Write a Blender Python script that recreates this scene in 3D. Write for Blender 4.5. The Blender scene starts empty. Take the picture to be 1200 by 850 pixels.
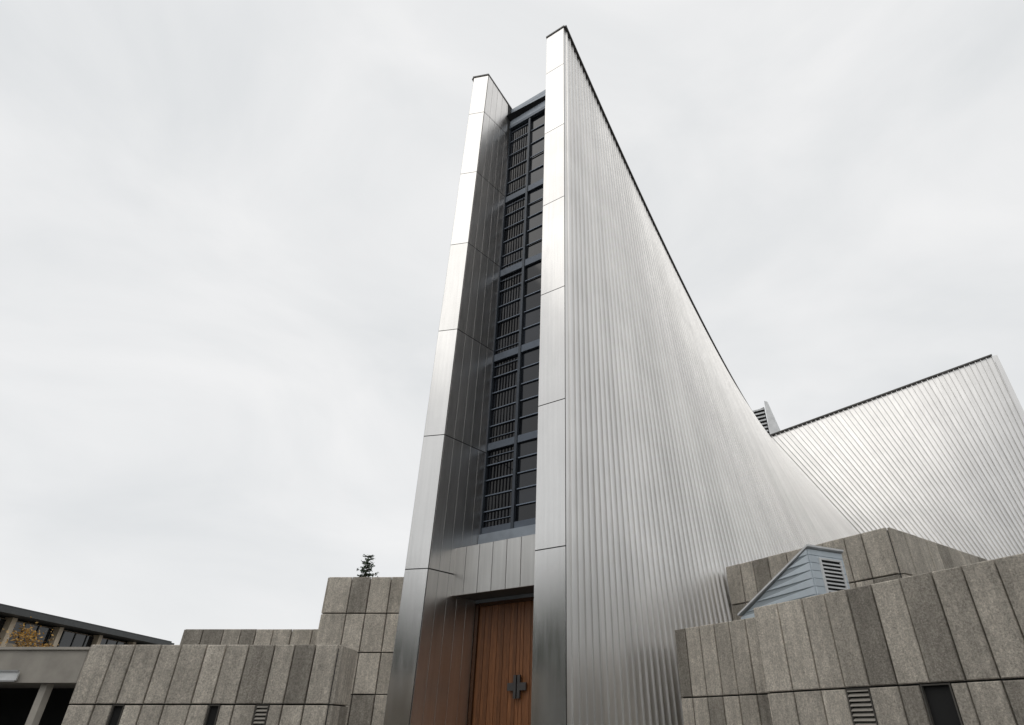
import bpy, math, random
from mathutils import Vector
random.seed(7)
EYE = 1.6            # heights below are relative to eye level; meshes add this datum
sc = bpy.context.scene
sc.view_settings.view_transform = 'Standard'
sc.view_settings.look = 'None'
sc.view_settings.exposure = 0
GZ = -1.6

# ------------------------------------------------------------------ materials
def new_mat(name):
    m = bpy.data.materials.new(name); m.use_nodes = True
    nt = m.node_tree
    return m, nt, nt.nodes['Principled BSDF']
def N(nt, t, **kw):
    n = nt.nodes.new(t)
    for k, v in kw.items(): setattr(n, k, v)
    return n
def coords(nt, scale):
    tc = N(nt, 'ShaderNodeTexCoord'); mp = N(nt, 'ShaderNodeMapping')
    mp.inputs['Scale'].default_value = scale
    nt.links.new(tc.outputs['Object'], mp.inputs['Vector'])
    return mp.outputs['Vector']
def noise(nt, scale, detail=4, mapping=(1, 1, 1), rough=.55):
    n = N(nt, 'ShaderNodeTexNoise'); n.inputs['Scale'].default_value = scale
    n.inputs['Detail'].default_value = detail; n.inputs['Roughness'].default_value = rough
    nt.links.new(coords(nt, mapping), n.inputs['Vector'])
    return n.outputs['Fac']
def mrange(nt, src, a, b, fa=.3, fb=.7):
    m = N(nt, 'ShaderNodeMapRange')
    m.inputs['From Min'].default_value = fa; m.inputs['From Max'].default_value = fb
    m.inputs['To Min'].default_value = a; m.inputs['To Max'].default_value = b
    nt.links.new(src, m.inputs['Value']); return m.outputs['Result']
def mul(nt, a, b):
    m = N(nt, 'ShaderNodeMath', operation='MULTIPLY')
    nt.links.new(a, m.inputs[0])
    if isinstance(b, (int, float)): m.inputs[1].default_value = b
    else: nt.links.new(b, m.inputs[1])
    return m.outputs[0]
def tintval(nt):
    a = N(nt, 'ShaderNodeAttribute', attribute_name='tint'); return a.outputs['Fac']
def scale_col(nt, col, fac):
    v = N(nt, 'ShaderNodeVectorMath', operation='SCALE')
    v.inputs[0].default_value = col[:3]
    nt.links.new(fac, v.inputs['Scale']); return v.outputs['Vector']

def metal(name, col, rough, rvar=.06, streak=.12, metallic=1.0, bump=0.0):
    m, nt, b = new_mat(name)
    b.inputs['Metallic'].default_value = metallic
    n1 = noise(nt, 1.0, 5, (9, 9, .25)); n2 = noise(nt, .35, 3)
    f = mul(nt, mrange(nt, n1, 1 - streak, 1 + streak * .6), mrange(nt, n2, .95, 1.04))
    f = mul(nt, f, tintval(nt))
    nt.links.new(scale_col(nt, col, f), b.inputs['Base Color'])
    n3 = noise(nt, 1.3, 4, (5, 5, .5))
    nt.links.new(mrange(nt, n3, rough - rvar, rough + rvar), b.inputs['Roughness'])
    if bump:
        bp = N(nt, 'ShaderNodeBump'); bp.inputs['Strength'].default_value = bump
        bp.inputs['Distance'].default_value = .05
        nt.links.new(noise(nt, .6, 2, (1, 1, .7)), bp.inputs['Height'])
        nt.links.new(bp.outputs['Normal'], b.inputs['Normal'])
    return m
M_panel = metal('stainless_panel', (.70, .69, .675), .22, .03, .04, 1.0, .10)
M_inner = metal('stainless_inner', (.80, .78, .755), .34, .04, .06, 1.0, .08)
M_rib = metal('ribbed_stainless', (.74, .73, .715), .42, .04, .035)
M_canopy = metal('canopy_metal', (.56, .55, .53), .36, .05, .08, 1.0, .15)

def plain(name, col, rough=.6, metallic=0, var=.12, nscale=2.0, bump=0, spec=.5):
    m, nt, b = new_mat(name)
    f = mul(nt, mrange(nt, noise(nt, nscale, 5), 1 - var, 1 + var), tintval(nt))
    nt.links.new(scale_col(nt, col, f), b.inputs['Base Color'])
    b.inputs['Roughness'].default_value = rough; b.inputs['Metallic'].default_value = metallic
    b.inputs['Specular IOR Level'].default_value = spec
    if bump:
        bp = N(nt, 'ShaderNodeBump'); bp.inputs['Strength'].default_value = bump
        bp.inputs['Distance'].default_value = .02
        nt.links.new(noise(nt, nscale * 20, 4), bp.inputs['Height'])
        nt.links.new(bp.outputs['Normal'], b.inputs['Normal'])
    return m
M_core = plain('dark_joint', (.045, .045, .045), .8)
M_cap = plain('coping_metal', (.10, .095, .09), .5, .6)
M_frame = plain('window_frame', (.10, .12, .15), .4, .3)
M_header = plain('grey_cladding', (.33, .37, .42), .45, .2)
M_glass = plain('window_glass', (.010, .012, .016), .05, 0, .1, 1, 0, .55)
M_blind = plain('window_blind', (.012, .012, .015), .9, 0, .1, 1, 0, .05)
M_white = plain('white_paint', (.72, .73, .73), .5)
M_blue = plain('blue_grey_siding', (.60, .67, .72), .45, .1, .05)
M_conc = plain('concrete', (.36, .335, .295), .85, 0, .15, 1.2, .3)
M_cream = plain('cream_wall', (.55, .47, .36), .8, 0, .1)
M_roof = plain('dark_roof', (.07, .075, .075), .6)
M_ground = plain('paving', (.10, .097, .093), .9, 0, .2, .8, .3)
M_dark = plain('dark_void', (.012, .012, .012), .9)
M_bronze = plain('handle_metal', (.13, .125, .125), .4, .8)
M_bark = plain('bark', (.07, .05, .04), .9)

# stone: exposed aggregate, rain-streaked
M_stone, nt, b = new_mat('aggregate_stone')
b.inputs['Roughness'].default_value = .95
b.inputs['Specular IOR Level'].default_value = .2
f = mul(nt, mrange(nt, noise(nt, 24, 5, rough=.8), .50, 1.42), mrange(nt, noise(nt, 1.1, 5), .86, 1.12))
f = mul(nt, f, mrange(nt, noise(nt, 1.0, 5, (5, 5, .4)), .80, 1.12))
f = mul(nt, f, mrange(nt, noise(nt, 1.0, 3, (30, 30, 3.5)), .93, 1.05))
f = mul(nt, f, mrange(nt, noise(nt, 7, 4), .86, 1.1))
f = mul(nt, f, tintval(nt))
nt.links.new(scale_col(nt, (.60, .55, .475), f), b.inputs['Base Color'])
bp = N(nt, 'ShaderNodeBump'); bp.inputs['Strength'].default_value = 1.0; bp.inputs['Distance'].default_value = .035
nt.links.new(noise(nt, 22, 5, rough=.8), bp.inputs['Height'])
bp2 = N(nt, 'ShaderNodeBump'); bp2.inputs['Strength'].default_value = .25; bp2.inputs['Distance'].default_value = .03
nt.links.new(noise(nt, 1.0, 3, (30, 30, 3.5)), bp2.inputs['Height'])
nt.links.new(bp.outputs['Normal'], bp2.inputs['Normal']); nt.links.new(bp2.outputs['Normal'], b.inputs['Normal'])
# wood
M_wood, nt, b = new_mat('door_wood')
b.inputs['Roughness'].default_value = .42
f = mul(nt, mrange(nt, noise(nt, 6, 6, (6, 6, .35)), .65, 1.3), tintval(nt))
nt.links.new(scale_col(nt, (.22, .09, .036), f), b.inputs['Base Color'])
# leaves
def leafmat(name, col):
    m, nt, b = new_mat(name)
    nt.links.new(scale_col(nt, col, tintval(nt)), b.inputs['Base Color'])
    b.inputs['Roughness'].default_value = .7; return m
M_leaf = leafmat('leaf_green', (.055, .075, .03))
M_needle = leafmat('needle_green', (.05, .075, .045))
M_autumn = leafmat('leaf_autumn', (.36, .21, .05))

# ------------------------------------------------------------------ mesh builder
class MB:
    def __init__(s): s.v = []; s.f = []; s.t = []; s.m = []
    def add(s, verts, faces, tint=1.0, mat=0):
        o = len(s.v); s.v += [tuple(p) for p in verts]
        for f in faces:
            s.f.append([i + o for i in f]); s.t.append(tint); s.m.append(mat)
    def hexa(s, b, t, tint=1.0, mat=0):
        """b,t: 4 bottom and 4 top points (same order)"""
        s.add(list(b) + list(t), [(3, 2, 1, 0), (4, 5, 6, 7), (0, 1, 5, 4), (1, 2, 6, 5), (2, 3, 7, 6), (3, 0, 4, 7)], tint, mat)
    def box(s, x0, x1, y0, y1, z0, z1, tint=1.0, mat=0):
        q = [(x0, y0), (x1, y0), (x1, y1), (x0, y1)]
        s.hexa([(x, y, z0) for x, y in q], [(x, y, z1) for x, y in q], tint, mat)
    def obj(s, name, mats, parent=None, smooth=False):
        me = bpy.data.meshes.new(name)
        me.from_pydata([(x, y, z + EYE) for x, y, z in s.v], [], s.f)
        if not isinstance(mats, (list, tuple)): mats = [mats]
        for m in mats: me.materials.append(m)
        at = me.attributes.new('tint', 'FLOAT', 'FACE')
        at.data.foreach_set('value', s.t)
        me.polygons.foreach_set('material_index', s.m)
        if smooth: me.polygons.foreach_set('use_smooth', [True] * len(s.f))
        me.update()
        import bmesh
        bm = bmesh.new(); bm.from_mesh(me); bmesh.ops.recalc_face_normals(bm, faces=bm.faces); bm.to_mesh(me); bm.free()
        o = bpy.data.objects.new(name, me); sc.collection.objects.link(o)
        if parent: o.parent = parent
        return o
def empty(name):
    e = bpy.data.objects.new(name, None); sc.collection.objects.link(e); return e
def L(a, b, t): return tuple(a[i] + (b[i] - a[i]) * t for i in range(len(a)))

class Wall:
    """tapering wall face: P0,P1 plan points at z0; Q0,Q1 plan points at the top heights zt0,zt1"""
    def __init__(s, P0, P1, z0, Q0, Q1, zt0, zt1, out):
        s.P0, s.P1, s.z0, s.Q0, s.Q1, s.zt0, s.zt1 = P0, P1, z0, Q0, Q1, zt0, zt1
        s.out = Vector(out).normalized()
    def top(s, u): return s.zt0 + (s.zt1 - s.zt0) * u
    def pt(s, u, z, off=0):
        H = max(s.zt0, s.zt1) - s.z0
        a = L(s.P0, s.P1, u); c = L(s.Q0, s.Q1, u); p = L(a, c, (z - s.z0) / H)
        return (p[0] + s.out.x * off, p[1] + s.out.y * off, z)
    def length(s): return math.dist(s.P0, s.P1)
def slab(mb, w, u0, u1, z0, z1, off, th, gap, tint, mat=0, cham=.008, clip=True):
    Ln = w.length(); g = gap / 2 / Ln; c = cham / Ln
    def Z(u, z): return min(z, w.top(u)) if clip else z
    a, b_ = u0 + g, u1 - g; lo, hi = z0 + gap / 2, z1 - gap / 2
    if clip and w.top(a) < lo + .03 and w.top(b_) < lo + .03: return
    r0 = [w.pt(u, Z(u, z), off) for u, z in ((a, lo), (b_, lo), (b_, hi), (a, hi))]
    r1 = [w.pt(u, Z(u, z), off + th - cham) for u, z in ((a, lo), (b_, lo), (b_, hi), (a, hi))]
    r2 = [w.pt(u, Z(u, z) + dz, off + th) for u, z, dz in ((a + c, lo, cham), (b_ - c, lo, cham), (b_ - c, hi, -cham), (a + c, hi, -cham))]
    faces = [(3, 2, 1, 0), (8, 9, 10, 11)]
    for k in (0, 4):
        for i in range(4):
            j = (i + 1) % 4; faces.append((k + i, k + j, k + j + 4, k + i + 4))
    mb.add(r0 + r1 + r2, faces, tint, mat)

# ------------------------------------------------------------------ cathedral
cath = empty('cathedral')
SEAMS = [-1.6, -.45, 5.17, 10.8, 16.4, 22.05, 27.65, 33.25, 40]
HT = 37.18
# pylon plan corners: bottom / top
R_FR, R_FRt = (.35, 20.0), (.59, 20.0)
R_FL, R_FLt = (-.72, 20.68), (-.488, 20.69)
R_BL, R_BLt = (.505, 23.09), (.58, 22.79)
R_BR, R_BRt = (1.2, 22.3), (1.35, 22.3)
L_FR, L_FRt = (-4.955, 23.37), (-4.43, 23.19)
L_FL, L_FLt = (-5.89, 23.56), (-5.45, 23.39)
L_BR, L_BRt = (-3.28, 25.49), (-2.97, 25.04)
L_BL, L_BLt = (-4.7, 25.8), (-4.2, 25.5)
ZB = 36.1
def prism(mb, pl, plt, z0, zt, tint=1, mat=0):
    mb.hexa([(p[0], p[1], z0) for p in pl], [(p[0], p[1], z) for p, z in zip(plt, zt)], tint, mat)
core = MB()
prism(core, [R_FR, R_FL, R_BL, R_BR], [R_FRt, R_FLt, R_BLt, R_BRt], GZ, [HT, HT, ZB, ZB])
prism(core, [L_FR, L_FL, L_BL, L_BR], [L_FRt, L_FLt, L_BLt, L_BRt], GZ, [HT, HT, ZB, ZB])
core.obj('pylon_core', M_core, cath)

def panel_face(mb, w, cols, off=.0, th=.03, gap=.025, tv=.05, mat=0, hg=0.0):
    for i in range(len(SEAMS) - 1):
        row = random.uniform(1 - tv * .6, 1 + tv * .6)
        for k in range(cols):
            slab(mb, w, k / cols, (k + 1) / cols, SEAMS[i] + hg, SEAMS[i + 1] - hg, off, th, gap, row * random.uniform(1 - tv, 1 + tv), mat, .002)
fr = MB()
outF = (-.537, -.844)
panel_face(fr, Wall(R_FL, R_FR, GZ, R_FLt, R_FRt, HT, HT, outF), 1, gap=.035)
panel_face(fr, Wall(L_FL, L_FR, GZ, L_FLt, L_FRt, HT, HT, (-.19, -.98)), 1, gap=.035)
fr.obj('pylon_front_panels', M_panel, cath)
inn = MB()
wl = Wall(L_FR, L_BR, GZ, L_FRt, L_BRt, HT, ZB, (.785, -.62))
panel_face(inn, wl, 5, gap=.016, th=.012, tv=.05, hg=.016)
panel_face(inn, Wall(R_FL, R_BL, GZ, R_FLt, R_BLt, HT, ZB, (-.891, .454)), 5, gap=.016, th=.012, tv=.05, hg=.016)
panel_face(inn, Wall(L_FL, L_BL, GZ, L_FLt, L_BLt, HT, ZB, (-.85, .5)), 3, gap=.016, th=.012, tv=.05, hg=.016)
inn.obj('pylon_inner_panels', M_inner, cath)
cap = MB()
def capstrip(mb, pts, w, h):
    for a, b_ in zip(pts[:-1], pts[1:]):
        d = Vector((b_[0] - a[0], b_[1] - a[1])).normalized(); n = Vector((-d.y, d.x)) * w / 2; e = d * .01
        mb.hexa([(a[0] - n.x - e.x, a[1] - n.y - e.y, a[2]), (b_[0] - n.x, b_[1] - n.y, b_[2]), (b_[0] + n.x, b_[1] + n.y, b_[2]), (a[0] + n.x - e.x, a[1] + n.y - e.y, a[2])],
                [(a[0] - n.x - e.x, a[1] - n.y - e.y, a[2] + h), (b_[0] - n.x, b_[1] - n.y, b_[2] + h), (b_[0] + n.x, b_[1] + n.y, b_[2] + h), (a[0] + n.x - e.x, a[1] + n.y - e.y, a[2] + h)])
def shrink(pl, k=1.04):
    cx = sum(p[0] for p in pl) / 4; cy = sum(p[1] for p in pl) / 4
    return [(cx + (p[0] - cx) * k, cy + (p[1] - cy) * k) for p in pl]
for pl in ([R_FRt, R_FLt, R_BLt, R_BRt], [L_FRt, L_FLt, L_BLt, L_BRt]):
    q = shrink(pl, 1.06)
    cap.hexa([(p[0], p[1], z) for p, z in zip(q, (HT, HT, ZB, ZB))], [(p[0], p[1], z + .13) for p, z in zip(q, (HT, HT, ZB, ZB))])

# local cross-shaped plan: s along front wing axis, w to the right of it
Mx, My = -2.4, 21.7
AX = Vector((.537, .844)).normalized(); RX = Vector((AX.y, -AX.x))
def W(s, w, z): return (Mx + AX.x * s + RX.x * w, My + AX.y * s + RX.y * w, z)
def ruled(mb, T, B, n, rows, amp, flip, flatfrac=.58):
    """T(u), B(u): top and bottom curves; ribs follow the straight rulings"""
    def P(u, v):
        return Vector(L(B(u), T(u), v))
    def Nn(u, v):
        e = 1e-3; u2 = min(u, 1 - e)
        du = P(u2 + e, v) - P(u2, v); dv = P(u, min(v + e, 1)) - P(u, min(v + e, 1) - e)
        n_ = du.cross(dv).normalized()
        return -n_ if flip else n_
    prof = [(0, 0), (flatfrac, 0), (flatfrac + .05, 1), (.95, 1)]
    us = []
    for i in range(n):
        for p, h in prof: us.append(((i + p) / n, h))
    us.append((1, 0))
    verts = []
    for u, h in us:
        for j in range(rows + 1):
            v = j / rows
            verts.append(P(u, v) + Nn(u, v) * amp * h)
    R = rows + 1
    o = len(mb.v); mb.v += [tuple(p) for p in verts]
    tt = {}
    for i in range(len(us) - 1):
        k = i // 4
        if k not in tt: tt[k] = random.uniform(.95, 1.04)
        for j in range(rows):
            mb.f.append([o + i * R + j, o + (i + 1) * R + j, o + (i + 1) * R + j + 1, o + i * R + j + 1])
            mb.t.append(tt[k]); mb.m.append(0)

CZ = 23.4
def zf(u): return CZ + (HT - CZ) * (1 - u) ** 1.8
Cc = W(37.0, 3.37, CZ); V = (24.2, 33.3, GZ)
def T1(u): return (R_FRt[0] + (Cc[0] - R_FRt[0]) * u, R_FRt[1] + (Cc[1] - R_FRt[1]) * u, zf(u))
def B1(u): return (R_FR[0] + (V[0] - R_FR[0]) * u, R_FR[1] + (V[1] - R_FR[1]) * u, GZ)
rb = MB(); ruled(rb, T1, B1, 104, 20, .065, False, .64)
rb.obj('front_wing_ribbed_wall', M_rib, cath)
capstrip(cap, [T1(i / 24) for i in range(25)], .34, .12)
# mirrored side of the front wing
VL = W(24.1, -16.2, GZ); CL = W(37.0, -3.37, CZ)
def T2(u): return (L_FLt[0] + (CL[0] - L_FLt[0]) * u, L_FLt[1] + (CL[1] - L_FLt[1]) * u, zf(u))
def B2(u): return (L_FL[0] + (VL[0] - L_FL[0]) * u, L_FL[1] + (VL[1] - L_FL[1]) * u, GZ)
rb = MB(); ruled(rb, T2, B2, 80, 10, .055, True)
rb.obj('front_wing_ribbed_wall_far_side', M_rib, cath)
capstrip(cap, [T2(i / 24) for i in range(25)], .34, .12)
# right wing, near wall
tipT = W(37.0, 22.35, 26.1); tipB = W(37.0, 22.35, GZ)
def T3(u): return L(Cc, tipT, u)
def B3(u): return L(V, tipB, u)
rb = MB(); ruled(rb, T3, B3, 46, 14, .11, False, .80)
rb.obj('side_wing_ribbed_wall', M_rib, cath)
capstrip(cap, [T3(i / 6) for i in range(7)], .34, .12)
# other walls of cross (plain count of ribs)
def wallset(name, c, tip, v, tb, flip, n=40):
    m_ = MB(); ruled(m_, lambda u: L(c, tip, u), lambda u: L(v, tb, u), n, 8, .055, flip); m_.obj(name, M_rib, cath)
    capstrip(cap, [L(c, tip, i / 4) for i in range(5)], .34, .12)
CR2 = W(43.8, 3.37, CZ); CL2 = W(43.8, -3.37, CZ); VR2 = W(56.7, 16.2, GZ); VL2 = W(56.7, -16.2, GZ)
wallset('side_wing_back_wall', CR2, W(43.8, 22.35, 26.1), VR2, W(43.8, 22.35, GZ), True)
wallset('left_wing_front_wall', CL, W(37, -22.35, 24), VL, W(37, -22.35, GZ), True)
wallset('left_wing_back_wall', CL2, W(43.8, -22.35, 24), VL2, W(43.8, -22.35, GZ), False)
wallset('rear_wing_right_wall', CR2, W(64, 3.37, 29), VR2, W(64, 3.37, GZ), False)
wallset('rear_wing_left_wall', CL2, W(64, -3.37, 29), VL2, W(64, -3.37, GZ), True)
cap.obj('ridge_coping', M_cap, cath)
# skylights between ridge lines and end walls
sk = MB()
for i in range(16):
    u0, u1 = .06 + .94 * i / 16, .06 + .94 * (i + 1) / 16
    a, b_, c, d = T1(u0), T1(u1), T2(u1), T2(u0)
    sk.add([(p[0], p[1], p[2] - .7) for p in (a, b_, c, d)], [(0, 1, 2, 3)], 1)
def quad(mb, pts, dz=-.5, tint=1, mat=0): mb.add([(p[0], p[1], p[2] + dz) for p in pts], [(0, 1, 2, 3)], tint, mat)
quad(sk, [Cc, tipT, W(43.8, 22.35, 26.1), CR2]); quad(sk, [CL, W(37, -22.35, 24), W(43.8, -22.35, 24), CL2])
quad(sk, [CR2, W(64, 3.37, 29), W(64, -3.37, 29), CL2]); quad(sk, [Cc, CR2, CL2, CL])
quad(sk, [W(37, 22, GZ), W(43.8, 22, GZ), W(43.8, 22, 26), W(37, 22, 26)], 0)
quad(sk, [W(37, -22, GZ), W(43.8, -22, GZ), W(43.8, -22, 24), W(37, -22, 24)], 0)
quad(sk, [W(63.7, 3.3, GZ), W(63.7, -3.3, GZ), W(63.7, -3.3, 28.8), W(63.7, 3.3, 28.8)], 0)
sk.obj('skylight', M_glass, cath)
# end fins of side wing
fin = MB()
a0 = W(37.0, 22.37, GZ); a1 = W(37.6, 22.37, GZ); b0 = W(37, 22.7, GZ); b1 = W(37.6, 22.7, GZ)
fin.hexa([a0, b0, b1, a1], [(p[0], p[1], 26.1) for p in (a0, b0, b1, a1)])
fin.obj('side_wing_end_fin', M_panel, cath)
# roof louvre and white fin at the crossing
rl = MB()
p = [W(39.6, 4.5, 22.5), W(41.6, 4.5, 22.5), W(41.6, 3.0, 22.5), W(39.6, 3.1, 22.5)]
q = [W(40.3, 3.45, 28.7), W(40.5, 3.45, 28.7), W(40.5, 3.15, 28.9), W(40.3, 3.15, 28.9)]
rl.hexa(p, q, 1, 0)
rl.hexa([W(40.3, .6, 23), W(40.3, 3.0, 23), W(40.5, 3.0, 23), W(40.5, .6, 23)], [W(40.3, 1.9, 28.0), W(40.3, 3.0, 28.2), W(40.5, 3.0, 28.2), W(40.5, 1.9, 28.0)], .8, 1)
for i in range(11):
    z = 23.7 + i * .41
    wl_ = .6 + 1.3 * (z - 23) / 5.2
    rl.hexa([W(40.0, wl_, z), W(40.0, 3.0, z), W(40.28, 3.0, z + .12), W(40.28, wl_, z + .12)],
            [W(40.0, wl_, z + .17), W(40.0, 3.0, z + .17), W(40.28, 3.0, z + .29), W(40.28, wl_, z + .29)], .9, 0)
rl.obj('roof_louvre', [M_white, M_cap, M_roof], cath)

# ------------------------------------------------------------------ window wall & door (in the recess)
outW = (-.537, -.844)
R_W, R_Wt = (.52, 23.07), (.57, 22.78)
ww = Wall(L_BR, R_W, GZ, L_BRt, R_Wt, ZB, ZB, outW)
wd = math.dist(L_BR, R_W)
glass = MB(); frame = MB(); hdr = MB()
def bar(mb, u0, u1, z0, z1, off0, off1, tint=1, mat=0):
    a = [ww.pt(u0, z0, off0), ww.pt(u1, z0, off0), ww.pt(u1, z0, off1), ww.pt(u0, z0, off1)]
    c = [ww.pt(u0, z1, off0), ww.pt(u1, z1, off0), ww.pt(u1, z1, off1), ww.pt(u0, z1, off1)]
    mb.hexa(a, c, tint, mat)
bar(glass, .001, .999, 4.2, 34.2, -.3, -.14)
bays = [(7.3, 10.9), (11.25, 15.75), (16.15, 21.3), (21.75, 27.1), (27.55, 34.0)]
cols = [(.0, .37), (.40, .66), (.69, 1.0)]
# individual panes, each very slightly out of plane
for z0, z1 in bays:
    for u0, u1 in cols:
        for j in range(5):
            za, zb_ = z0 + (z1 - z0) * j / 5, z0 + (z1 - z0) * (j + 1) / 5
            d1, d2, d3 = [random.uniform(-.012, .012) for _ in range(3)]
            glass.add([ww.pt(u0 + .003, za, -.12 + d1), ww.pt(u1 - .003, za, -.12 + d2), ww.pt(u1 - .003, zb_, -.12 + d3), ww.pt(u0 + .003, zb_, -.12 + d1 + d3 - d2)], [(0, 1, 2, 3)], random.uniform(.5, 2.2))
glass.obj('window_glass', M_glass, cath)
bl = MB()
for z0, z1 in bays:
    for ci, (u0, u1) in enumerate(cols):
        if ci != 1:
            k = 9
            for j in range(k):
                uu = u0 + (u1 - u0) * (j + .3) / k
                bar(bl, uu, uu + (u1 - u0) * .3 / k, z0, z1, -.104, -.1, random.uniform(.5, 1.3))
bl.obj('window_blinds', M_blind, cath)
for ci in ((-.0, .014), (.368, .402), (.668, .688), (.985, 1.0)):
    bar(frame, ci[0] + .001, ci[1] - .001, 7.0, 34.2, -.098, .06, .55)
prev = 7.0
for i, (z0, z1) in enumerate(bays):
    bar(frame, .002, .998, prev, z0, -.097, .02, 1.1)
    prev = z1
    nb = 5
    for j in range(1, nb):
        z = z0 + (z1 - z0) * j / nb
        for ci, (u0, u1) in enumerate(cols):
            bar(frame, u0 + .01, u1 - .01, z - .022, z + .022, -.096, -.03, 1.9)
    for ci in (0, 2):
        u0, u1 = cols[ci]
        for zz in (z0 + .3, z1 - .3): bar(frame, u0 + .01, u1 - .01, zz - .015, zz + .015, -.095, -.05, 1.5)
bar(frame, .002, .998, 34.0, 34.25, -.097, .10, 1.2)
frame.obj('window_frames', M_frame, cath)
for z0, z1 in ((34.27, 35.0), (35.03, 35.7), (35.72, 36.05)):
    bar(hdr, .003, .997, z0, z1, -.3, .06, random.uniform(.9, 1.1))
bar(hdr, .003, .997, 6.55, 6.99, -.3, .14); bar(hdr, .003, .997, 4.25, 6.5, -.3, .02, .8)
hdr.obj('recess_cladding', M_header, cath)
# canopy fascia
ca0 = (-4.12, 24.43); ca1 = (ca0[0] + .844 * 4.75, ca0[1] - .537 * 4.75)
wc = Wall(ca0, ca1, 4.33, ca0, ca1, 6.2, 6.2, outW)
cn = MB()
ns = 7
for k in range(ns): slab(cn, wc, k / ns, (k + 1) / ns, 4.33, 6.2, 0, .04, .022, random.uniform(.93, 1.05), 0)
d_ = (.537 * 1.25, .844 * 1.25)
cn.hexa([wc.pt(.003, 4.36, -.002), wc.pt(.997, 4.36, -.002), (ca1[0] + d_[0], ca1[1] + d_[1], 4.36), (ca0[0] + d_[0], ca0[1] + d_[1], 4.36)],
        [wc.pt(.003, 6.17, -.002), wc.pt(.997, 6.17, -.002), (ca1[0] + d_[0], ca1[1] + d_[1], 6.17), (ca0[0] + d_[0], ca0[1] + d_[1], 6.17)], 1, 1)
cn.obj('entrance_canopy', [M_canopy, M_core], cath)
# door
dr = MB(); FL = -1.0
npk = 26
for k in range(npk):
    g = .004 if k != npk // 2 else .012
    bar(dr, .04 + .92 * k / npk + g * .4, .04 + .92 * (k + 1) / npk - .001, FL, 4.12, -.28, -.1 + (.012 if k % 2 else 0), random.uniform(.75, 1.2))
bar(dr, .003, .037, FL, 4.2, -.28, -.02, .35); bar(dr, .963, .997, FL, 4.2, -.28, -.02, .35)
bar(dr, .038, .962, 4.13, 4.24, -.28, -.03, .35)
dr.obj('door', M_wood, cath)
hn = MB()
for sgn in (-1, 1):
    c = .5 + sgn * .006
    def hb(ua, ub, z0, z1): bar(hn, min(ua, ub), max(ua, ub), z0, z1, -.03, .05)
    hb(c, c + sgn * .026, .85, 1.6); hb(c + sgn * .0262, c + sgn * .085, 1.1, 1.35)
    bar(hn, *(sorted((c + sgn * .004, c + sgn * .02))), 1.0, 1.05, -.1, -.03); bar(hn, *(sorted((c + sgn * .004, c + sgn * .02))), 1.4, 1.45, -.1, -.03)
hn.obj('door_handle', M_bronze, cath)
st = MB()
for i in range(4):
    o = 1.2 + (3 - i) * .4
    a = [(L_FR[0] + outW[0] * o - .3, L_FR[1] + outW[1] * o), (R_FL[0] + outW[0] * o, R_FL[1] + outW[1] * o), (.4, 23.0), (-3.4, 25.5)]
    st.hexa([(x, y, GZ + i * .15) for x, y in a], [(x, y, GZ + (i + 1) * .15) for x, y in a])
st.obj('entrance_steps', M_conc, cath)

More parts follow.
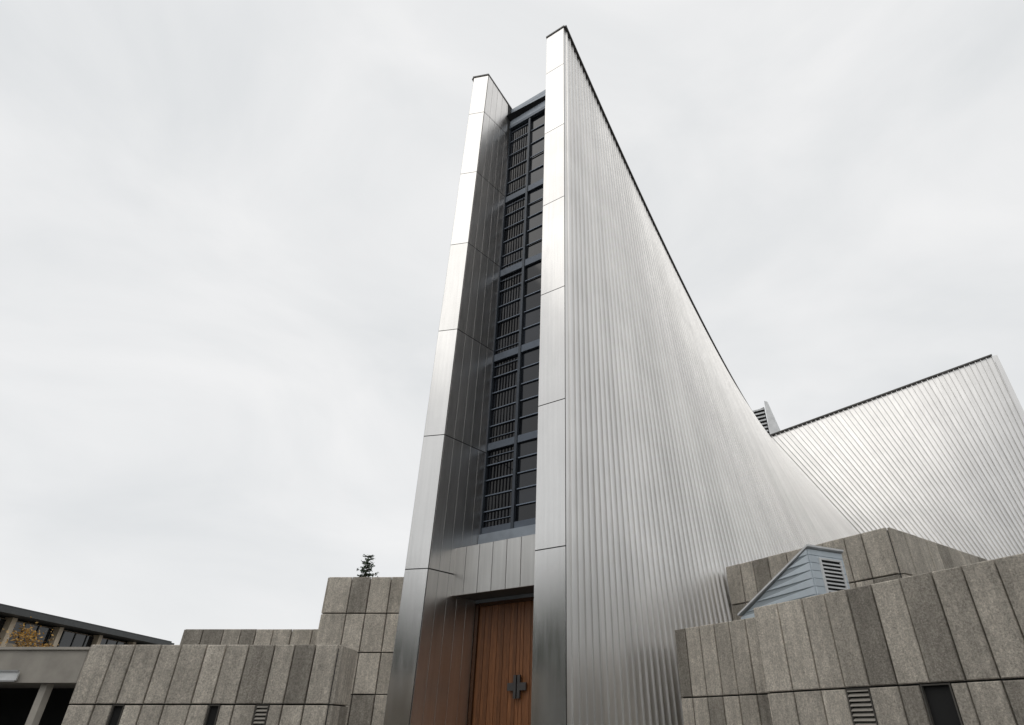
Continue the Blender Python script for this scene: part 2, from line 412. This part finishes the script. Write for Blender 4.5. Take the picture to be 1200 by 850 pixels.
# ------------------------------------------------------------------ stone walls
def edges(Ln, w, jit=.18):
    e = [0.0]
    while e[-1] < Ln - w * .7: e.append(e[-1] + w * random.uniform(1 - jit, 1 + jit))
    k = Ln / e[-1]
    return [x * k for x in e]
def tintr():
    r = random.random()
    if r < .14: return random.uniform(.56, .70)
    if r < .32: return random.uniform(1.08, 1.2)
    return random.uniform(.86, 1.06)
def stone_wall(P0, P1, depth, rows, colw, openings=(), top_cap=True, name='stone_wall'):
    """front face P0->P1 (camera side to the right-hand normal), body extends by depth vector"""
    par = empty(name)
    sm = MB(); cr = MB(); op = MB()
    D0 = (P0[0] + depth[0], P0[1] + depth[1]); D1 = (P1[0] + depth[0], P1[1] + depth[1])
    z0, zt = rows[-1][0], rows[0][1]
    cr.hexa([(*P0, z0), (*P1, z0), (*D1, z0), (*D0, z0)], [(*P0, zt - .1), (*P1, zt - .1), (*D1, zt - .1), (*D0, zt - .1)], 1)
    for fi, (a, b_) in enumerate(((P0, P1), (P1, D1), (D0, P0), (D1, D0))):
        d = Vector((b_[0] - a[0], b_[1] - a[1])); n = Vector((d.y, -d.x)).normalized(); Ln = d.length
        w = Wall(a, b_, z0, a, b_, zt, zt, n)
        base = edges(Ln, colw)
        for ri, (ra, rbz) in enumerate(rows):
            es = base
            ops = [o for o in openings if fi == 0 and o[2] == ri]
            if ops:
                keep = [x for x in base if all(x < o[0] - .12 or x > o[1] + .12 for o in ops)]
                es = sorted(keep + [o[0] for o in ops] + [o[1] for o in ops])
            for x0, x1 in zip(es[:-1], es[1:]):
                o = [q for q in ops if abs(q[0] - x0) < 1e-6]
                if o:
                    bt = o[0][4]
                    slab(sm, w, x0 / Ln, x1 / Ln, ra, bt, 0, .10, .022, tintr())
                    u0, u1 = x0 / Ln, x1 / Ln
                    op.add([w.pt(u0, bt, .004), w.pt(u1, bt, .004), w.pt(u1, rbz, .004), w.pt(u0, rbz, .004)], [(0, 1, 2, 3)], 1, 0)
                    # thin metal frame round the opening
                    for fa, fb_, za, zb2 in ((u0 + .006 / Ln, u0 + .035 / Ln, bt, rbz), (u1 - .035 / Ln, u1 - .006 / Ln, bt, rbz), (u0 + .036 / Ln, u1 - .036 / Ln, rbz - .03, rbz - .004)):
                        op.hexa([w.pt(fa, za, .01), w.pt(fb_, za, .01), w.pt(fb_, za, .075), w.pt(fa, za, .075)], [w.pt(fa, zb2, .01), w.pt(fb_, zb2, .01), w.pt(fb_, zb2, .075), w.pt(fa, zb2, .075)], .25, 1)
                    if o[0][3] == 'louvre':
                        nl = max(3, int((rbz - bt) / .085))
                        for q in range(nl):
                            z = bt + (rbz - bt) * (q + .2) / nl
                            op.hexa([w.pt(u0 + .037 / Ln, z, .085), w.pt(u1 - .037 / Ln, z, .085), w.pt(u1 - .037 / Ln, z + .05, .02), w.pt(u0 + .037 / Ln, z + .05, .02)],
                                    [w.pt(u0 + .037 / Ln, z + .015, .085), w.pt(u1 - .037 / Ln, z + .015, .085), w.pt(u1 - .037 / Ln, z + .065, .02), w.pt(u0 + .037 / Ln, z + .065, .02)], 1, 1)
                    continue
                slab(sm, w, x0 / Ln, x1 / Ln, ra, rbz, random.uniform(-.012, .012), .10, random.uniform(.03, .042), tintr(), 0, .018)
    sm.obj('stone_slabs', M_stone, par); cr.obj('wall_core', M_core, par)
    if op.f: op.obj('vents', [M_dark, M_conc], par)
    return par
# left, near low wall
stone_wall((-12.85, 18.0), (-6.0, 18.0), (0, 1.45), [(.49, 1.94), (-1.6, .49)], .64,
           [(1.15, 1.47, 1, 'open', -.35), (3.7, 4.0, 1, 'open', -.35), (4.95, 5.3, 1, 'louvre', -.4)])
# left, block against the tower
stone_wall((-9.2, 25.0), (-4.9, 25.0), (0, 5), [(3.8, 5.2), (2.4, 3.8), (1.0, 2.4), (-1.6, 1.0)], .9)
stone_wall((-15.6, 27.0), (-9.32, 27.0), (0, 4), [(2.1, 3.5), (.7, 2.1), (-1.6, .7)], .75)
# right: recessed part, near part, upper part
dD = Vector((.482, -.876)).normalized(); nD = Vector((.876, .482))
stone_wall((4.0, 21.0), (5.84 + .1, 18.2), (3.5, 1.9), [(.75, 2.70), (-1.6, .75)], .56)
pe = (5.39 + dD.x * 12.5, 16.8 + dD.y * 12.5)
stone_wall((5.39, 16.8), pe, (nD.x * 4, nD.y * 4), [(.71, 2.70), (-1.6, .71)], .70,
           [(2.27, 2.86, 1, 'louvre', -.2), (4.0, 4.62, 1, 'open', -.35)])
eL = (6.95, 24.37); eC = (10.7, 18.8)
stone_wall(eL, eC, (9.6, 7.1), [(4.0, 5.45), (2.5, 4.0), (-1.6, 2.5)], .72)

# roof vent hut
hut = empty('roof_vent_hut')
A = (6.78, 16.0); Bk = (5.65, 19.1); dh = (1.15, .56)
A2 = (A[0] + dh[0], A[1] + dh[1]); B2_ = (Bk[0] + dh[0], Bk[1] + dh[1])
hb_ = MB()
hb_.hexa([(*A, 2.3), (*A2, 2.3), (*B2_, 2.3), (*Bk, 2.3)], [(*A, 4.05), (*A2, 4.05), (*B2_, 2.8), (*Bk, 2.8)], .6)
wS = Wall(Bk, A, 2.3, Bk, A, 2.8, 4.05, (-.94, -.34)); wF = Wall(A, A2, 2.3, A, A2, 4.05, 4.05, (.44, -.9))
z = 2.3
while z < 4.05:
    for w in (wS, wF):
        # clip siding course on the sloping side
        ulo = 0 if w is wF else max(0, min(1, (z + .01 - 2.8) / 1.25))
        if ulo < .98: slab(hb_, w, ulo, 1, z, z + .2, 0, .03, .01, random.uniform(.96, 1.03), 0, .006)
    z += .2
hb_.obj('siding', M_blue, hut)
rf = MB()
rf.hexa([(A[0] - .02, A[1] - .12, 4.10), (A2[0] + .06, A2[1] - .08, 4.10), (B2_[0] + .05, B2_[1], 2.85), (Bk[0] - .1, Bk[1], 2.85)],
        [(A[0] - .02, A[1] - .12, 4.15), (A2[0] + .06, A2[1] - .08, 4.15), (B2_[0] + .05, B2_[1], 2.9), (Bk[0] - .1, Bk[1], 2.9)], 1)
rf.obj('roof_flashing', M_white, hut)
vg = MB()
def hf(u0, u1, z0, z1, o0, o1, t=1, m=0):
    vg.hexa([wF.pt(u0, z0, o0), wF.pt(u1, z0, o0), wF.pt(u1, z0, o1), wF.pt(u0, z0, o1)], [wF.pt(u0, z1, o0), wF.pt(u1, z1, o0), wF.pt(u1, z1, o1), wF.pt(u0, z1, o1)], t, m)
hf(.3, .85, 2.95, 3.8, .031, .034, 1, 1)
hf(.25, .3, 2.9, 3.85, .031, .07); hf(.85, .9, 2.9, 3.85, .031, .07); hf(.301, .849, 3.8, 3.85, .031, .07); hf(.301, .849, 2.9, 2.95, .031, .07)
for i in range(8): hf(.301, .849, 2.99 + i * .1, 3.03 + i * .1, .036, .06)
vg.obj('vent_grille', [M_white, M_dark], hut)

# ------------------------------------------------------------------ background building & walkway, left
bld = empty('low_rise_building')
m_ = MB(); gl = MB(); rfm = MB()
X = -38.4
m_.box(X - 12, X, 30, 62.7, GZ, 4.35, 1)
m_.box(X - 12, X - .6, 30, 62.6, 4.36, 6.5, .8)
y = 31.0
while y < 62.5:
    m_.box(X - .55, X + .02, y - .22, y + .22, 4.36, 6.55, 1.15); y += 4.65
m_.box(X - .58, X - .2, 30, 62.65, 4.36, 5.0, .7)
gl.box(X - .58, X - .4, 30.1, 62.55, 5.02, 6.4)
for i in range(24): rfm.box(X - .39, X - .34, 30.5 + i * 1.33, 30.56 + i * 1.33, 5.02, 6.4)
rfm.box(X - 12.5, X + .9, 29, 63.6, 6.6, 6.95); rfm.box(X - 12.5, X + .7, 29, 63.4, 6.96, 7.1, .6)
m_.obj('walls', M_cream, bld); gl.obj('windows', M_glass, bld); rfm.obj('roof', M_roof, bld)
wk = empty('covered_walkway')
m_ = MB(); m_.box(-40, -21.6, 30, 35, 1.67, 3.0); m_.box(-40, -21.5, 29.9, 35.1, 3.01, 3.12, 1.1)
for x in (-38, -33.5, -28.6, -23.2): m_.box(x - .15, x + .15, 30.3, 30.7, GZ, 1.66, 1.2)
m_.obj('concrete_frame', M_conc, wk)
m_ = MB(); m_.box(-40, -21.7, 34.5, 34.9, GZ, 1.66); m_.obj('back_wall', M_dark, wk)
m_ = MB(); m_.box(-27, -24.2, 29.8, 29.88, 1.75, 2.1); m_.box(-27, -24.2, 29.74, 29.79, 1.7, 1.76, .5); m_.box(-27, -24.2, 29.74, 29.79, 2.1, 2.16, .5)
m_.obj('sign_board', M_white, wk)

# ------------------------------------------------------------------ vegetation
def leaf(mb, c, s, t, droop=0):
    a = Vector((random.gauss(0, 1), random.gauss(0, 1), random.gauss(0, 1) * .6 - droop)).normalized() * s
    b_ = a.cross(Vector((random.gauss(0, 1), random.gauss(0, 1), random.gauss(0, 1)))).normalized() * s * .45
    mb.add([c - a, c + b_, c + a, c - b_], [(0, 1, 2, 3)], t)
def limb(mb, a, b_, r0, r1, n=7):
    a = Vector(a); b_ = Vector(b_); d = (b_ - a).normalized(); x = d.orthogonal().normalized(); y = d.cross(x)
    vs = [a + (x * math.cos(6.283 * i / n) + y * math.sin(6.283 * i / n)) * r0 for i in range(n)] + [b_ + (x * math.cos(6.283 * i / n) + y * math.sin(6.283 * i / n)) * r1 for i in range(n)]
    mb.add(vs, [(i, (i + 1) % n, (i + 1) % n + n, i + n) for i in range(n)], 1)
def conifer(x, y, ztop, h):
    par = empty('conifer_tree'); tr = MB(); lf = MB()
    zb = ztop - h
    limb(tr, (x, y, GZ), (x + .05, y, ztop - .1), .22, .02)
    z = zb + 2
    while z < ztop - .1:
        k = (ztop - z) / h; r = .10 + 2.8 * k ** .85
        for _ in range(5):
            an = random.uniform(0, 6.28); rr = r * random.uniform(.5, 1.3)
            tip = Vector((x + math.cos(an) * rr, y + math.sin(an) * rr, z + rr * random.uniform(.15, .6)))
            base = Vector((x, y, z)); limb(tr, base, tip, .025, .006, 4)
            for q in range(int(10 + rr * 34)):
                f_ = random.uniform(.15, 1.05)
                leaf(lf, base.lerp(tip, f_) + Vector((random.gauss(0, .05), random.gauss(0, .05), random.gauss(0, .03))), random.uniform(.045, .09), random.uniform(.5, 1.8), .2)
        z += .2
    tr.obj('trunk', M_bark, par); lf.obj('needles', M_needle, par)
conifer(-10.9, 35, 8.6, 10)
def broad(x, y, h, r, mat, n=2600, name='autumn_tree'):
    par = empty(name); tr = MB(); lf = MB()
    limb(tr, (x, y, GZ), (x, y, GZ + h * .5), .16, .09)
    for i in range(9):
        an = i * 2.4; c = Vector((x + math.cos(an) * r * random.uniform(.2, .75), y + math.sin(an) * r * random.uniform(.2, .75), GZ + h * random.uniform(.5, .92)))
        limb(tr, (x, y, GZ + h * random.uniform(.35, .5)), c, .06, .015, 5); t = random.uniform(.6, 1.3)
        for _ in range(n // 9):
            v = Vector((random.gauss(0, 1), random.gauss(0, 1), random.gauss(0, .8))) * r * .22
            leaf(lf, c + v, random.uniform(.06, .13), t * random.uniform(.7, 1.3))
    tr.obj('trunk', M_bark, par); lf.obj('leaves', mat, par)
broad(-35.0, 43.3, 7.5, 1.8, M_autumn, 3600)
# unseen trees, added around the camera to darken reflections in the steel
dt = MB()
for i in range(70):
    an = math.radians(150 + 240 * i / 69 + random.uniform(-2, 2))
    R = random.uniform(36, 50); cx, cy = math.cos(an) * R + 0, math.sin(an) * R * .9 - 4
    if cy > 12 and cx > -30 and cx < 30: continue
    if cx < -24 and cy > 8: continue
    hh = random.uniform(10, 17)
    limb(dt, (cx, cy, GZ), (cx, cy, GZ + hh * .7), .3, .1, 5)
    for c in range(9):
        cc = Vector((cx + random.gauss(0, 2.2), cy + random.gauss(0, 2.2), GZ + hh * random.uniform(.15, .9))); t = random.uniform(.6, 1.3)
        for _ in range(60):
            leaf(dt, cc + Vector((random.gauss(0, 1.3), random.gauss(0, 1.3), random.gauss(0, 1.1))), random.uniform(.5, 1.0), t * random.uniform(.7, 1.3))
o = dt.obj('unseen_reflection_trees', M_leaf)

# ------------------------------------------------------------------ ground
g = MB(); g.add([(-900, -900, GZ), (900, -900, GZ), (900, 900, GZ), (-900, 900, GZ)], [(0, 1, 2, 3)]); g.obj('ground', M_ground)

# ------------------------------------------------------------------ light & sky
SE, SA = 58, 215      # elevation, compass azimuth of soft sun (behind camera, left)
wld = bpy.data.worlds.new('World'); sc.world = wld; wld.use_nodes = True
nt = wld.node_tree; nt.nodes.clear()
out = N(nt, 'ShaderNodeOutputWorld'); mix = N(nt, 'ShaderNodeMixShader'); b1 = N(nt, 'ShaderNodeBackground'); b2 = N(nt, 'ShaderNodeBackground')
sky = N(nt, 'ShaderNodeTexSky'); sky.sky_type = 'NISHITA'; sky.sun_disc = False
sky.sun_elevation = math.radians(SE); sky.sun_rotation = math.radians(SA)
nt.links.new(sky.outputs[0], b1.inputs[0]); b1.inputs[1].default_value = .1
tc = N(nt, 'ShaderNodeTexCoord'); mp = N(nt, 'ShaderNodeMapping'); mp.inputs['Scale'].default_value = (1, 1, 1.8); mp.inputs['Location'].default_value = (3.1, 1.2, .4)
nt.links.new(tc.outputs['Generated'], mp.inputs['Vector'])
ns_ = N(nt, 'ShaderNodeTexNoise'); ns_.inputs['Scale'].default_value = 2.3; ns_.inputs['Detail'].default_value = 8; ns_.inputs['Roughness'].default_value = .52; ns_.inputs['Distortion'].default_value = .6
nt.links.new(mp.outputs[0], ns_.inputs['Vector'])
cr_ = N(nt, 'ShaderNodeValToRGB'); cr_.color_ramp.elements[0].position = .32; cr_.color_ramp.elements[1].position = .68
cr_.color_ramp.elements[0].color = (.775, .79, .80, 1); cr_.color_ramp.elements[1].color = (.92, .92, .92, 1)
nt.links.new(ns_.outputs['Fac'], cr_.inputs[0]); nt.links.new(cr_.outputs[0], b2.inputs[0]); b2.inputs[1].default_value = 1.0
mix.inputs[0].default_value = .96
nt.links.new(b1.outputs[0], mix.inputs[1]); nt.links.new(b2.outputs[0], mix.inputs[2]); nt.links.new(mix.outputs[0], out.inputs[0])
sl = bpy.data.lights.new('sun', 'SUN'); sl.energy = .55; sl.angle = math.radians(55); sl.color = (1, .96, .90)
so = bpy.data.objects.new('sun', sl); sc.collection.objects.link(so)
az = math.radians(SA); el = math.radians(SE)
dirv = Vector((math.sin(az) * math.cos(el), math.cos(az) * math.cos(el), math.sin(el)))
so.rotation_euler = dirv.to_track_quat('Z', 'Y').to_euler(); so.location = (0, -20, 50)

cam = bpy.data.cameras.new('camera'); co = bpy.data.objects.new('camera', cam); sc.collection.objects.link(co)
co.location = (0, 0, EYE); co.rotation_euler = (math.radians(90 + 31.9), 0, 0)
cam.sensor_width = 36; cam.lens = 685 / 1200 * 36; cam.shift_x = -50 / 1200; cam.clip_end = 3000
sc.camera = co
